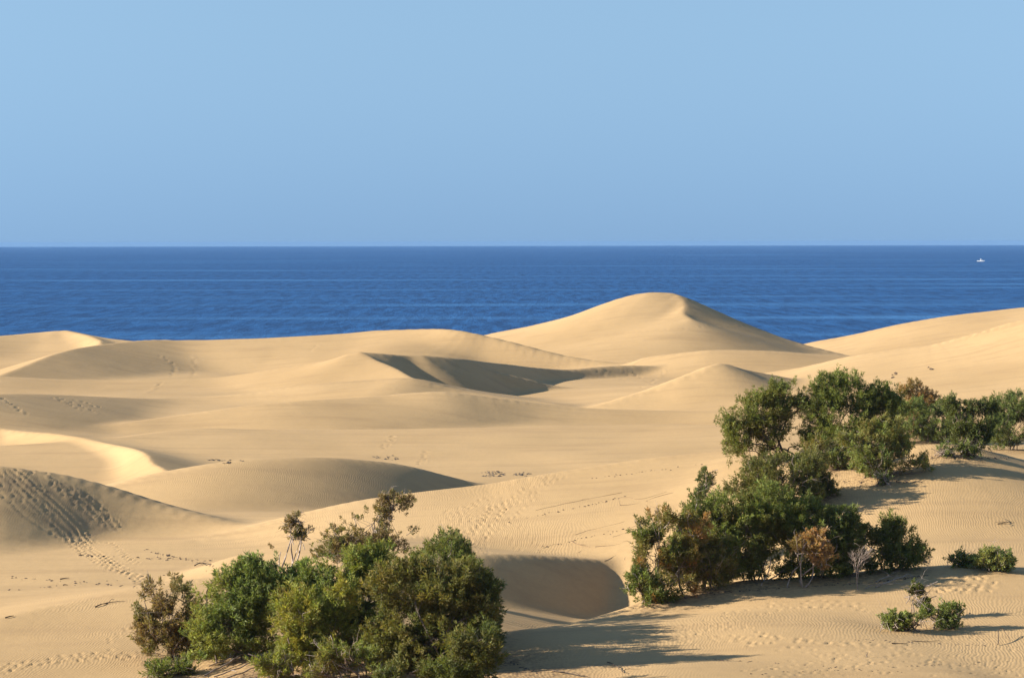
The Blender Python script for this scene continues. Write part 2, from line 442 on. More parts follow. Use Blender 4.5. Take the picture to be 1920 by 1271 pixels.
# slide tracks down the dark face at the left
GROOVES = [[(0,886),(40,925),(80,965),(120,1000),(140,1025)], [(0,905),(50,950),(100,985),(125,1012)], [(18,880),(60,915),(100,950),(140,990),(165,1020)], [(40,884),(85,920),(125,960),(160,995),(185,1018)],
           [(60,884),(100,905),(150,945),(190,985)], [(80,893),(120,918),(165,955),(205,990)], [(110,912),(150,935),(190,968),(222,992)], [(0,925),(40,962),(80,990),(118,1010)], [(135,915),(175,945),(215,985)], [(30,905),(70,938),(115,978)], [(95,905),(140,940),(180,978)]]
GROOVES += [[(p[0] + 9, p[1] - 3) for p in g] for g in GROOVES[::2]]
for gpts in GROOVES:
    amp = rng.uniform(.5, 1.5)
    for c in px_path(gpts, 0.14):
        dent(c[0] + rng.normal(0, .02), c[1] + rng.normal(0, .03), 0.15, 0.34, 0, 0.036 * amp * rng.uniform(.7, 1.2), 0.5)
    trail(gpts[:2], 1, step=0.8, depth=0.13, size=0.2, keep=0.7)
    trail(gpts[-2:], 1, step=0.7, depth=0.12, size=0.2, keep=0.6)
def in_poly(X, Y, P):
    c = np.zeros(X.shape, bool); j = len(P) - 1
    for i in range(len(P)):
        (xi, yi), (xj, yj) = P[i], P[j]
        c ^= ((yi > Y) != (yj > Y)) & (X < (xj - xi) * (Y - yi) / (yj - yi + 1e-12) + xi); j = i
    return c
UU, YY_ = np.meshgrid(UG, YG); XX = UU * YY_
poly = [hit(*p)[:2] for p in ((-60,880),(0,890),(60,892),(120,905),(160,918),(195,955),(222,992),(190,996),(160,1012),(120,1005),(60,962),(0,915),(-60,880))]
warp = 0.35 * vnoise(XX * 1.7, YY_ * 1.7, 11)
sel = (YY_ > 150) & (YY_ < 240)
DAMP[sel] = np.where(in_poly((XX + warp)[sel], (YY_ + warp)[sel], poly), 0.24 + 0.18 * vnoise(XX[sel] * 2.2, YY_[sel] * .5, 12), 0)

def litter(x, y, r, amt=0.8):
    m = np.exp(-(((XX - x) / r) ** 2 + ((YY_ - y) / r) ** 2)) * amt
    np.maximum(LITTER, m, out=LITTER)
def build_dunes():
    U, Y = np.meshgrid(UG, YG)
    V = np.column_stack([(U * Y).ravel(), Y.ravel(), ZG.ravel()])
    ny, nx = ZG.shape
    idx = np.arange(ny * nx, dtype=np.int32).reshape(ny, nx)
    Fc = np.column_stack([idx[:-1, :-1].ravel(), idx[:-1, 1:].ravel(), idx[1:, 1:].ravel(), idx[1:, :-1].ravel()])
    o = mesh_obj('sand_dunes', V, Fc, M_SAND, smooth=True)
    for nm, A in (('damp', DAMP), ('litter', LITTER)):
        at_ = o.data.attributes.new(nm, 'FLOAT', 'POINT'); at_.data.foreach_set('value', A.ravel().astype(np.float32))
    return tag(o, 'rolling pale golden sand dunes in front of the sea', kind='structure')

# ------------------------------------------------------------------ the sea
def build_sea():
    a = np.linspace(0, 2 * np.pi, 97)[:-1]
    rr = [300, 700, 1500, 4000, 10000, 20000]
    V = np.array([(r * math.cos(t), r * math.sin(t), 0) for r in rr for t in a])
    n = len(a); Fc = []
    for i in range(len(rr) - 1):
        for j in range(n):
            Fc.append((i * n + j, (i + 1) * n + j, (i + 1) * n + (j + 1) % n, i * n + (j + 1) % n))
    o = mesh_obj('sea', V, np.array(Fc), M_SEA, smooth=True)
    tag(o, 'deep blue sea reaching the horizon', kind='structure')
build_sea()
# ------------------------------------------------------------------ plant materials
def leaf_material(name):
    k = NT(name)
    a = k.n('Attribute', _attribute_name='leaf')
    k.l(a.outputs['Color'], k.b.inputs['Base Color'])
    k.b.inputs['Roughness'].default_value = 0.6
    k.b.inputs['Specular IOR Level'].default_value = 0.2
    tr = k.n('BsdfTranslucent')
    k.l(k.mix(1.0, a.outputs['Color'], (1.0, 1.0, 0.55), 'MULTIPLY'), tr.inputs[0])
    mx = k.n('MixShader', i0=0.42, i1=k.b.outputs[0], i2=tr.outputs[0])
    k.l(mx.outputs[0], k.t.nodes['Material Output'].inputs[0])
    return k.m
def bark_material(name, c1, c2):
    k = NT(name)
    pos = k.n('TexCoord').outputs['Object']
    n = k.n('TexNoise', Vector=pos, Scale=7.0, Detail=5.0, Roughness=0.7)
    k.l(k.mix(k.rng(n.outputs['Fac'], 0.35, 0.65), c1, c2), k.b.inputs['Base Color'])
    k.b.inputs['Roughness'].default_value = 0.9
    k.l(k.n('Bump', Strength=0.5, Distance=0.02, Height=n.outputs['Fac']).outputs[0], k.b.inputs['Normal'])
    return k.m
M_LEAF = leaf_material('tamarisk_leaf')
M_BARK = bark_material('grey_bark', (0.10, 0.065, 0.042), (0.20, 0.145, 0.10))
M_PALE = bark_material('bleached_wood', (0.24, 0.17, 0.125), (0.42, 0.33, 0.26))
M_ROOT = bark_material('sun_dried_root', (0.16, 0.095, 0.05), (0.27, 0.17, 0.09))
M_DARK = bark_material('dark_root', (0.06, 0.036, 0.022), (0.13, 0.085, 0.05))

# ------------------------------------------------------------------ plant builders
class Tubes:
    def __init__(self): self.V, self.F, self.n = [], [], 0
    def add(self, P, r, sides=5):
        P = np.asarray(P, float); m = len(P)
        r = np.broadcast_to(np.asarray(r, float), (m,))
        T = np.gradient(P, axis=0); T /= np.linalg.norm(T, axis=1, keepdims=True) + 1e-9
        ref = np.where(np.abs(T[:, 2:3]) > .9, [[1., 0, 0]], [[0, 0, 1.]])
        A = np.cross(T, ref); A /= np.linalg.norm(A, axis=1, keepdims=True) + 1e-9
        B = np.cross(T, A)
        th = np.arange(sides) * 2 * np.pi / sides
        ring = P[:, None] + r[:, None, None] * (np.cos(th)[None, :, None] * A[:, None] + np.sin(th)[None, :, None] * B[:, None])
        self.V.append(ring.reshape(-1, 3))
        i, j = np.meshgrid(np.arange(m - 1), np.arange(sides), indexing='ij')
        a = self.n + i * sides + j; b = self.n + i * sides + (j + 1) % sides
        self.F.append(np.stack([a, b, b + sides, a + sides], -1).reshape(-1, 4))
        self.n += m * sides
    def build(self, name, mat, parent=None, origin=(0, 0, 0)):
        return mesh_obj(name, np.vstack(self.V) - np.asarray(origin), np.vstack(self.F), mat, parent, smooth=True)

def bend(a, b, sag=0.15, n=6, r=None):
    r = r or rng
    a, b = np.asarray(a, float), np.asarray(b, float); L = np.linalg.norm(b - a)
    t = np.linspace(0, 1, n)[:, None]
    o1 = r.normal(0, sag, 3) * L; o1[2] = abs(o1[2]) * .6
    o2 = r.normal(0, sag * .4, 3) * L
    return a + (b - a) * t + o1 * np.sin(np.pi * t) + o2 * np.sin(2 * np.pi * t)

GREEN = [(.058, .080, .022), (.074, .098, .026), (.048, .068, .021)]
BLUEG = [(.060, .088, .030), (.078, .108, .034), (.098, .118, .034)]
YELLW = [(.098, .116, .026), (.120, .124, .026), (.080, .104, .028)]
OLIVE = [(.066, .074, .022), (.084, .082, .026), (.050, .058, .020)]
BROWN = [(.082, .078, .032), (.098, .080, .040), (.070, .078, .028)]
RUSTY = [(.150, .092, .034), (.090, .084, .028), (.120, .080, .034)]
TAN   = [(.200, .140, .062), (.160, .115, .050), (.110, .092, .036)]
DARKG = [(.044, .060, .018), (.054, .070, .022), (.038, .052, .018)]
BRITE = [(.082, .112, .036), (.066, .098, .032), (.100, .120, .042)]

def foliage(centers, outward, rc, per, cols, seed, wid=0.05, up=0.7):
    """feathery plumes: small sprays set along an axis that points out and up"""
    r = np.random.default_rng(seed)
    n = len(centers)
    rc = rc * np.where(r.random(n) < .25, .7, 1.0)
    ax = outward * .75 + np.array([0, 0, up]) + r.normal(0, .38, (n, 3))
    ax /= np.linalg.norm(ax, axis=1, keepdims=True)
    Lp = rc * r.uniform(1.0, 2.7, n)
    c = np.repeat(centers - ax * (Lp * .4)[:, None], per, 0); A = np.repeat(ax, per, 0); R_ = np.repeat(rc, per)[:, None]; LP = np.repeat(Lp, per)[:, None]
    k = len(c)
    t = r.random((k, 1)) ** .8
    s = r.normal(size=(k, 3)); s -= A * (s * A).sum(1, keepdims=True); s /= np.linalg.norm(s, axis=1, keepdims=True) + 1e-9
    base = c + A * LP * t + s * R_ * .62 * r.random((k, 1)) ** .6 * (1 - .72 * t)
    d = A * .75 + s * r.uniform(.2, 1.0, (k, 1)) + r.normal(0, .22, (k, 3)) - np.array([0, 0, .12])
    d /= np.linalg.norm(d, axis=1, keepdims=True)
    L = R_ * r.uniform(.30, .72, (k, 1))
    side = np.cross(d, r.normal(size=(k, 3))); side /= np.linalg.norm(side, axis=1, keepdims=True) + 1e-9
    w = wid * r.uniform(.6, 1.3, (k, 1))
    V = np.stack([base + side * w, base + d * L, base - side * w], 1).reshape(-1, 3)
    Fq = np.arange(k * 3, dtype=np.int32).reshape(k, 3)
    col = 2.25 * np.repeat(cols, per, 0) * np.array([1.20, .98, .85]) * r.uniform(.72, 1.28, (k, 1)) * (1 + r.normal(0, .07, (k, 3)))
    col = col * (1 + .35 * (t - .5))                        # sprays get paler towards the plume tip
    return V, Fq, np.repeat(np.clip(col, 0.004, 1), 3, 0)

def plant(name, label, cat, base, lobes, pal, dens=1.0, group=None, back=0.0, seed=None, stems=6, clump=0.40, per=41, wood=M_BARK,
          stem_r=0.06, twigs=10, gaps=0.33, wid=0.034, depth_k=1.05, lit=0.8, skirt=True, bare=24):
    """a shrub: limbs from its base into every lobe, and a crown of small sprays gathered in clumps"""
    seed = seed if seed is not None else int(base[0] * 7 + base[1])
    r = np.random.default_rng(seed)
    b = hit(*base)
    if back:
        y = b[1] + back; x = b[0] * y / b[1]; b = np.array([x, y, float(ground(x, y))])
    D = b[1]; m = D / F
    root = bpy.data.objects.new(name, None); C.objects.link(root)
    root.location = b; root.empty_display_size = 0.3
    tag(root, label, cat, group)
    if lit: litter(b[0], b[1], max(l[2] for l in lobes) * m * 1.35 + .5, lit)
    mr = max(l[2] for l in lobes) * m * .9 + .4             # drifted sand round the foot
    w_ = (np.abs(YG - b[1]) < 3 * mr)
    ZG[w_] += min(.30, .09 * mr) * np.exp(-(((XX[w_] - b[0]) / mr) ** 2 + ((YY_[w_] - b[1]) / mr) ** 2))
    cen, out, rad = [], [], []
    LC, skirts = [], []
    more = []                                               # smaller side lobes break the outline
    for (px, py, rx, ry) in lobes:
        for q in range(3):
            a_ = r.uniform(-.6, 3.7); f = r.uniform(.38, .55)
            more.append((px + math.cos(a_) * rx * .85, py - math.sin(a_) * ry * .8, rx * f, ry * f))
    for (px, py, rx, ry) in lobes + more:
        dz = r.uniform(-.5, .5) * rx * m * .7
        c = at(px, py, D + dz)
        R3 = np.array([rx * m, max(rx, ry) * m * depth_k, ry * m])
        gz = float(ground(c[0], c[1]))
        if skirt and len(LC) < len(lobes) and c[2] - R3[2] > gz + .1 and r.random() < .9:      # leaves down to the sand
            skirts.append((np.array([c[0], c[1] + .3, (c[2] + gz) / 2]), np.array([R3[0] * .85, R3[1] * .85, (c[2] - gz) / 2])))
        LC.append((c, R3))
    for c, R3 in LC + skirts:
        n = int(dens * 2.75 * (R3[0] * R3[2] + R3[0] * R3[1] + R3[1] * R3[2]) / clump ** 2) + 5
        s = r.normal(size=(n, 3)); s /= np.linalg.norm(s, axis=1, keepdims=True)
        q = 0.42 + 0.60 * r.random((n, 1)) ** 0.55
        lump = 1 + 0.20 * np.sin(s[:, :1] * 5.1 + seed) * np.cos(s[:, 2:] * 4.3 + seed * 2) + 0.10 * r.normal(size=(n, 1))
        p = c + s * R3 * q * lump
        g = ground(p[:, 0], p[:, 1])
        nz = vnoise(p[:, 0] * 1.15 + seed, p[:, 2] * 1.15 + p[:, 1] * .6, 5) * .5 + .5
        k = (p[:, 2] > g + 0.06) & (nz > gaps * r.uniform(.7, 1.3, n))
        cen.append(p[k]); out.append(s[k]); rad.append(clump * r.uniform(.65, 1.25, k.sum()))
    cen, out, rad = np.vstack(cen), np.vstack(out), np.concatenate(rad)
    pal = np.array(pal)
    cn = vnoise(cen[:, 0] * .8 + seed, cen[:, 2] * .8 + cen[:, 1] * .5, 9) * .5 + .5
    t = np.clip(cn * 1.5 - .25 + r.normal(0, .16, len(cen)), 0, .999) * (len(pal) - 1)
    i = t.astype(int); fr = (t - i)[:, None]
    cols = pal[i] * (1 - fr) + pal[i + 1] * fr
    V, Fq, col = foliage(cen, out, rad, per, cols, seed + 1, wid)
    g = ground(V[:, 0], V[:, 1]); V[:, 2] = np.maximum(V[:, 2], g + 0.01)
    crown = mesh_obj('crown', V - b, Fq, M_LEAF, root)
    a = crown.data.attributes.new('leaf', 'FLOAT_COLOR', 'POINT')
    a.data.foreach_set('color', np.column_stack([col, np.ones(len(col))]).astype(np.float32).ravel())
    tb = Tubes()
    for k in range(max(stems, len(lobes))):
        c, R3 = LC[k % len(lobes)]
        s0 = b + np.array([r.normal(0, .12 + .02 * len(LC)), r.normal(0, .12), 0]); s0[2] = ground(s0[0], s0[1]) - 0.12
        tip = c + r.normal(0, .25, 3) * R3
        P = bend(s0, tip, .13, 8, r); P[1:, 2] = np.maximum(P[1:, 2], ground(P[1:, 0], P[1:, 1]) + .04)
        tb.add(P, np.linspace(stem_r * r.uniform(.8, 1.3), stem_r * .35, 8), 6)
        for q in range(twigs):
            a0 = P[r.integers(3, 8)]; tgt = cen[r.integers(len(cen))]
            if np.linalg.norm(tgt - a0) > 1.6 * max(R3): continue
            tb.add(bend(a0, tgt + r.normal(0, .1, 3), .12, 5, r), np.linspace(stem_r * .33, .007, 5), 4)
    tb.build('trunk', wood, root, b)
    if bare:                                                # dead twigs that stand clear of the leaves
        tb = Tubes()
        for q in range(bare):
            j = r.integers(len(cen)); o3 = out[j] + np.array([0, 0, .5]); o3 /= np.linalg.norm(o3)
            e = cen[j] + o3 * r.uniform(.2, .6); a0 = cen[j] - o3 * r.uniform(.5, 1.3); a0[2] = max(a0[2], float(ground(a0[0], a0[1])))
            P = bend(a0, e, .10, 5, r); tb.add(P, np.linspace(.026, .006, 5), 4)
            for w_ in range(3):
                i_ = r.integers(2, 5); tb.add(bend(P[i_], P[i_] + r.normal(0, .22, 3) + o3 * .25, .1, 3, r), [.010, .007, .004], 3)
        tb.build('dead_twigs', M_PALE, root, b)['kind'] = 'stuff'
    return root

def dead_tree(name, label, cat, base, height, spread=0.5, seed=1, mat=M_PALE, lean=(0, 0), r0=0.05, levels=3, group=None, forks=5, lobes=None, pal=None, wid=.03):
    r = np.random.default_rng(seed)
    b = hit(*base)
    root = bpy.data.objects.new(name, None); C.objects.link(root); root.location = b; root.empty_display_size = .3
    tag(root, label, cat, group)
    tb = Tubes(); tw = Tubes(); tips = []
    def grow(p, d, L, rad, lev):
        e = p + d * L
        P = bend(p, e, .07, 6, r)
        (tb if lev == 0 else tw).add(P, np.linspace(rad, rad * .45, 6), 6 if lev == 0 else 4)
        tips.append(e)
        if lev >= levels: return
        for k in range(forks):
            f = r.uniform(.35, 1.0); q = P[min(5, int(f * 5.99))]
            nd = d + r.normal(0, spread, 3) * np.array([1, 1, .7]); nd[2] += .15; nd /= np.linalg.norm(nd)
            grow(q, nd, L * r.uniform(.38, .62), rad * .5, lev + 1)
    d0 = np.array([lean[0], lean[1], 1.0]); d0 /= np.linalg.norm(d0)
    grow(b - d0 * .15, d0, height * .68, r0, 0)
    tb.build('trunk', mat, root, b)
    tw.build('branches', mat, root, b)
    if pal is not None:
        cen = np.array(tips[forks:]); out = r.normal(size=cen.shape); out /= np.linalg.norm(out, axis=1, keepdims=True)
        cols = np.array(pal)[r.integers(0, len(pal), len(cen))]
        V, Fq, col = foliage(cen, out, np.full(len(cen), .22), 26, cols, seed + 3, wid)
        cr = mesh_obj('crown', V - b, Fq, M_LEAF, root)
        a = cr.data.attributes.new('leaf', 'FLOAT_COLOR', 'POINT'); a.data.foreach_set('color', np.column_stack([col, np.ones(len(col))]).astype(np.float32).ravel())
    return root

def stick(name, label, cat, pts, rad=0.025, mat=M_DARK, lift=0.02, group=None, forks=0, seed=0, arch=0.0):
    """a root or branch lying on the sand along photo points"""
    r = np.random.default_rng(seed + int(pts[0][0] * 3 + pts[0][1]))
    P = np.array([hit(*p) for p in pts]); P = catmull(P, 0.45)
    P[:, :2] += r.normal(0, .03, (len(P), 2))
    s = np.linspace(0, 1, len(P))
    P[:, 2] = ground(P[:, 0], P[:, 1]) + (rad * .6 + lift * (0.5 + 0.8 * r.random(len(P))) if lift > .02 else rad * np.interp(np.arange(len(P)), np.arange(0, len(P) + 4, 4), r.uniform(-1.3, 1.0, len(np.arange(0, len(P) + 4, 4))))) + arch * np.sin(np.pi * s)
    b = P[0].copy()
    tb = Tubes(); tb.add(P, np.linspace(rad, rad * .4, len(P)), 5)
    for k in range(forks):
        i = r.integers(1, len(P)); d = r.normal(0, 1, 3); d[2] = abs(d[2]) * .3; d /= np.linalg.norm(d)
        L = r.uniform(.5, 1.4); e = P[i] + d * L; e[2] = max(float(ground(e[0], e[1])) + .02 + arch * .5, e[2] * .5 + P[i][2] * .5)
        tb.add(bend(P[i], e, .1, 5, r), np.linspace(rad * .6, rad * .2, 5), 4)
    o = tb.build(name, mat, None, b); o.location = b
    return tag(o, label, cat, group)
# ------------------------------------------------------------------ left thicket
GL, GF, GB = 'shrubs of the left thicket', 'shrubs of the right front thicket', 'trees of the row on the dune crest'
plant('tamarisk_shrub', 'sparse brownish tamarisk at the left end of the left thicket', 'shrub', (335,1236), [(300,1112,46,30),(268,1128,24,24),(335,1145,48,34),(300,1185,46,36),(345,1205,40,34),(280,1160,26,24),(378,1160,36,38),(372,1212,36,30)], BROWN, .55, GL, clump=.34, gaps=.5, bare=70, twigs=16)
plant('tamarisk_shrub', 'big fresh green feathery tamarisk in the left half of the left thicket', 'shrub', (470,1240), [(428,1135,62,52),(495,1100,70,50),(560,1085,52,42),(415,1185,58,46),(520,1150,74,56),(395,1208,38,34),(466,1068,20,20),(440,1070,12,18),(540,1058,22,18)], BLUEG, 1.0, GL, per=46)
plant('tamarisk_shrub', 'yellowing tamarisk in the middle of the left thicket', 'shrub', (590,1256), [(560,1150,44,50),(598,1195,48,42),(625,1130,50,46),(562,1215,44,32)], YELLW, .9, GL, back=-1.0)
plant('tamarisk_shrub', 'yellow green tamarisk below the brown treetop of the left thicket', 'shrub', (690,1250), [(650,1058,40,36),(692,1052,38,34),(722,1085,46,42),(668,1105,56,46),(705,1140,50,45)], [BLUEG[2], YELLW[2], YELLW[0], GREEN[1]], 1.0, GL, back=4)
plant('tamarisk_shrub', 'large dark olive tamarisk at the right end of the left thicket', 'shrub', (800,1262), [(765,1110,62,52),(830,1092,52,46),(878,1128,46,50),(855,1185,60,58),(775,1180,66,58),(805,1232,74,38),(902,1150,28,40),(730,1215,50,44),(880,1220,40,40)], OLIVE + DARKG[:1], 1.05, GL, per=46)
plant('tamarisk_shrub', 'rounded dull green tamarisk crown rising behind the dark olive one', 'shrub', (845,1235), [(842,1036,46,28),(868,1056,26,28),(797,1034,18,20),(815,1060,44,24),(850,1090,50,40)], [OLIVE[0], GREEN[0], BROWN[2]], .9, GL, back=11, bare=25, depth_k=2.7)
plant('tamarisk_shrub', 'dense olive tamarisk tucked behind the right end of the left thicket', 'shrub', (872,1250), [(872,1120,46,46),(896,1162,34,40),(840,1150,40,40)], [OLIVE[0], OLIVE[2], GREEN[2]], .9, GL, back=6, depth_k=2.7)
plant('tamarisk_tree', 'thin little tree with a bare white trunk above the left thicket', 'tree', (536,1130), [(549,962,14,14),(546,992,20,16),(572,990,12,8),(560,1005,12,10),(530,1036,22,18)], BROWN, .45, None, back=4.0, wood=M_PALE, clump=.26, gaps=.45, bare=26, stems=5, stem_r=.07, lit=0, skirt=False)
plant('tamarisk_tree', 'tall half bare brown tamarisk at the back of the left thicket', 'tree', (690,1130), [(738,945,32,18),(700,985,52,32),(742,1000,34,36),(650,1010,36,26),(620,1032,32,18),(690,1025,60,24)], [BROWN[0], BROWN[1], OLIVE[0]], .55, None, back=9.0, clump=.32, gaps=.48, bare=120, twigs=18, stems=9, lit=0, skirt=False)
plant('tamarisk_shrub', 'low green shrub at the bottom left corner of the left thicket', 'shrub', (318,1269), [(318,1254,34,18),(345,1262,22,14)], GREEN, 1.0, GL)
plant('tamarisk_shrub', 'twiggy olive shrub low in front of the left thicket', 'shrub', (655,1268), [(650,1232,44,30),(610,1248,36,22),(690,1255,34,22)], [OLIVE[1], BROWN[0], YELLW[2]], .55, GL, gaps=.45, bare=50, back=-1.5)
plant('tamarisk_shrub', 'small yellowish shrub beside the dead branches of the left thicket', 'shrub', (518,1266), [(515,1243,32,24),(545,1255,24,16)], [YELLW[2], YELLW[0], OLIVE[0]], .8, GL, back=-1.5)
for i, (pts, rad, lab) in enumerate((
        ([(382,1268),(430,1248),(480,1228),(548,1206)], .05, 'longest bleached branch lying in front of the left thicket'),
        ([(400,1271),(450,1258),(500,1240),(540,1226)], .04, 'grey branch lying just below the longest bleached branch'),
        ([(392,1252),(440,1236),(495,1220)], .035, 'thin dead branch lying uppermost under the green tamarisk'),
        ([(425,1274),(470,1262),(520,1246),(560,1232)], .04, 'dead branch lying lowest in front of the left thicket'),
        ([(560,1222),(590,1250),(600,1268),(640,1275)], .05, 'pale forked branch hanging into the sand below the yellowing tamarisk'))):
    stick('dead_branch', lab, 'branch', pts, rad, M_PALE, .10, 'dead branches by the left thicket', 3, i, .25)

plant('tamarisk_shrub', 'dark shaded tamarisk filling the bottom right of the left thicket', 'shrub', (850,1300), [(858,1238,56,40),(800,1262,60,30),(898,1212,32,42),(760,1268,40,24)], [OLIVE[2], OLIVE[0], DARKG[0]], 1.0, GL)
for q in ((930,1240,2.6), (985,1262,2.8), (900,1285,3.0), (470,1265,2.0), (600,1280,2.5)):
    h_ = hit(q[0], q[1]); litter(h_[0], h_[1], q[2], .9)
plant('tamarisk_shrub', 'mid green tamarisk filling the gap behind the yellowing one', 'shrub', (610,1250), [(595,1105,48,42),(635,1160,46,48),(560,1125,40,40),(690,1180,44,46)], [GREEN[1], BLUEG[0], OLIVE[1]], .85, GL, back=2.5)
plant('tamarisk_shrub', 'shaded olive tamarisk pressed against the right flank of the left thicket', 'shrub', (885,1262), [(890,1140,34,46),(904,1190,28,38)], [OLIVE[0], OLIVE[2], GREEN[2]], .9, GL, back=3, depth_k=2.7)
plant('tamarisk_shrub', 'dull olive tamarisk below the rounded crown at the back right of the left thicket', 'shrub', (878,1250), [(876,1098,38,38),(896,1140,32,38)], [OLIVE[0], OLIVE[2], GREEN[2]], .9, GL, back=9, depth_k=2.7)
plant('tamarisk_shrub', 'green tamarisk between the rust tinged shrub and the biggest green one', 'shrub', (1310,1105), [(1300,1020,38,44),(1330,1060,36,36),(1285,1065,34,36),(1268,1005,30,34)], [GREEN[0], OLIVE[1], GREEN[1]], .9, GF, back=2)
# ------------------------------------------------------------------ right front thicket
plant('tamarisk_shrub', 'rust tinged open shrub at the left end of the right thicket', 'shrub', (1238,1130), [(1234,998,34,44),(1228,1040,36,40),(1268,1040,46,46),(1216,1080,34,38),(1250,1095,46,34),(1300,1000,32,34),(1280,1080,40,34)], [RUSTY[0], OLIVE[1], OLIVE[0], RUSTY[1], GREEN[0]], .9, GF, gaps=.42, bare=60, clump=.36)
plant('tamarisk_shrub', 'low rounded green shrub at the sand edge left of the right thicket', 'shrub', (1212,1134), [(1208,1100,32,34),(1242,1108,30,26)], GREEN, .95, GF, clump=.34)
plant('tamarisk_shrub', 'twiggy grey green shrub leaning out under the right thicket', 'shrub', (1318,1110), [(1292,1082,32,26),(1335,1066,42,34),(1350,1040,36,30),(1300,1040,30,30)], [OLIVE[1], BROWN[2], GREEN[0]], .7, GF, bare=80, gaps=.42)
plant('tamarisk_shrub', 'biggest lively green tamarisk in the middle of the right thicket', 'shrub', (1405,1094), [(1330,962,40,34),(1380,985,62,52),(1448,965,58,46),(1392,1038,64,50),(1470,1030,60,56),(1345,1010,40,40)], [GREEN[1], YELLW[2], GREEN[0], OLIVE[0]], 1.05, GF, per=46, bare=40)
plant('tamarisk_shrub', 'slim dark sprig standing up at the top left of the right thicket', 'shrub', (1335,1060), [(1321,905,14,22),(1325,935,20,20)], DARKG, .8, GF, back=3, lit=0, clump=.3, skirt=False)
plant('tamarisk_shrub', 'dense green tamarisk in the right half of the right thicket', 'shrub', (1530,1086), [(1518,985,46,40),(1560,1002,42,42),(1502,1045,46,44),(1558,1046,46,40),(1584,968,20,20)], [GREEN[0], YELLW[2], DARKG[1]], 1.05, GF, per=46)
plant('tamarisk_shrub', 'dark olive shrub on the slope directly above the right thicket', 'shrub', (1455,968), [(1440,898,56,30),(1490,890,46,32),(1420,926,52,26),(1485,930,50,30)], [OLIVE[2], OLIVE[0], DARKG[1]], .95, GF, bare=60)
plant('tamarisk_shrub', 'dark shrub with dry twigs right above the right thicket beside shaded sand', 'shrub', (1528,938), [(1515,882,36,30),(1544,892,22,30),(1525,918,36,28)], [OLIVE[2], DARKG[1], OLIVE[0]], .95, GF, bare=60)
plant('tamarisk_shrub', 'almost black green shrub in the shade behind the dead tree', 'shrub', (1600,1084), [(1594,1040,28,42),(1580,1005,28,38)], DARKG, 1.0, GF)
plant('tamarisk_shrub', 'rounded dark shrub closing the right thicket on the right', 'shrub', (1672,1073), [(1652,1000,28,24),(1690,1032,40,36),(1638,1038,38,38),(1706,1052,26,26),(1627,1008,18,24),(1690,998,16,18)], [DARKG[1], GREEN[0], OLIVE[0]], 1.0, GF)
plant('tamarisk_tree', 'leaning pale trunk with a tan feathery crown before the right thicket', 'tree', (1490,1104), [(1522,1022,32,20),(1500,1038,20,14),(1546,1046,20,24),(1535,1030,24,18)], TAN, .5, None, wood=M_PALE, clump=.26, gaps=.4, bare=50, stems=4, stem_r=.055, lit=.4, skirt=False)
dead_tree('dead_tree', 'bare dead tree standing on the sand before the right thicket', 'tree', (1607,1106), 2.75, .50, 5, M_PALE, (.02, 0), .042, 3, forks=7)
def bare_trunk():
    b = hit(1424, 1098); D = b[1]
    P = catmull(np.array([b - [0, 0, .15], at(1431, 1088, D), at(1438, 1077, D), at(1443, 1060, D), at(1444, 1045, D)]), .12)
    tb = Tubes(); tb.add(P, np.linspace(.055, .025, len(P)), 7)
    o = tb.build('bare_trunk', M_PALE, None, b); o.location = b
    tag(o, 'single thin curved leafless trunk leaning before the right thicket', 'trunk')
bare_trunk()
for i, (pts, rad, lab) in enumerate((([(1640,1104),(1668,1097),(1712,1084)], .045, 'bleached branch lying highest right of the dead tree'), ([(1622,1106),(1660,1101),(1690,1098)], .03, 'thin fallen branch lying lowest right of the dead tree'),
                                     ([(1640,1096),(1662,1090),(1680,1086)], .03, 'short fallen twig lying behind the bleached branch'))):
    stick('fallen_branch', lab, 'branch', pts, rad, M_PALE, .06, 'fallen branches by the dead tree', 4, i, .22)
dead_tree('dry_bush', 'leafless dry bush at the right tip of the right thicket', 'bush', (1740,1073), 1.25, .6, 8, M_PALE, (.1, 0), .02, 3, forks=6)

# ------------------------------------------------------------------ shrubs on the open sand at the right
GO = 'small shrubs on the open sand'
plant('salt_bush', 'small dark green shrub on the sand crest, left of the larger one', 'shrub', (1806,1066), [(1798,1052,16,14),(1822,1058,18,9)], GREEN, 1.0, GO, clump=.26, lit=.3)
plant('salt_bush', 'light green spreading shrub on the sand crest by the right edge', 'shrub', (1862,1074), [(1850,1050,22,20),(1876,1056,26,20),(1845,1062,20,12),(1890,1068,14,10)], BRITE, .9, GO, clump=.28, bare=20, lit=.3)
plant('salt_bush', 'low leafy shrub alone on rippled sand, left of a pair', 'shrub', (1708,1188), [(1688,1164,28,14),(1714,1168,22,16),(1670,1168,14,10)], [GREEN[1], BRITE[0], GREEN[0]], .6, GO, clump=.26, lit=.3)
plant('salt_bush', 'low leafy shrub alone on rippled sand, right of a pair', 'shrub', (1765,1182), [(1745,1160,20,17),(1780,1147,22,11),(1775,1170,28,11),(1735,1152,10,12)], [GREEN[1], BRITE[0], GREEN[0]], .6, GO, clump=.26, lit=.3)
plant('salt_bush', 'upright sprig with a dark tuft standing between the shrub pair', 'shrub', (1721,1160), [(1717,1106,12,12),(1726,1132,12,9)], [GREEN[0], OLIVE[2]], .7, GO, clump=.2, stems=3, stem_r=.035, lit=0, skirt=False)

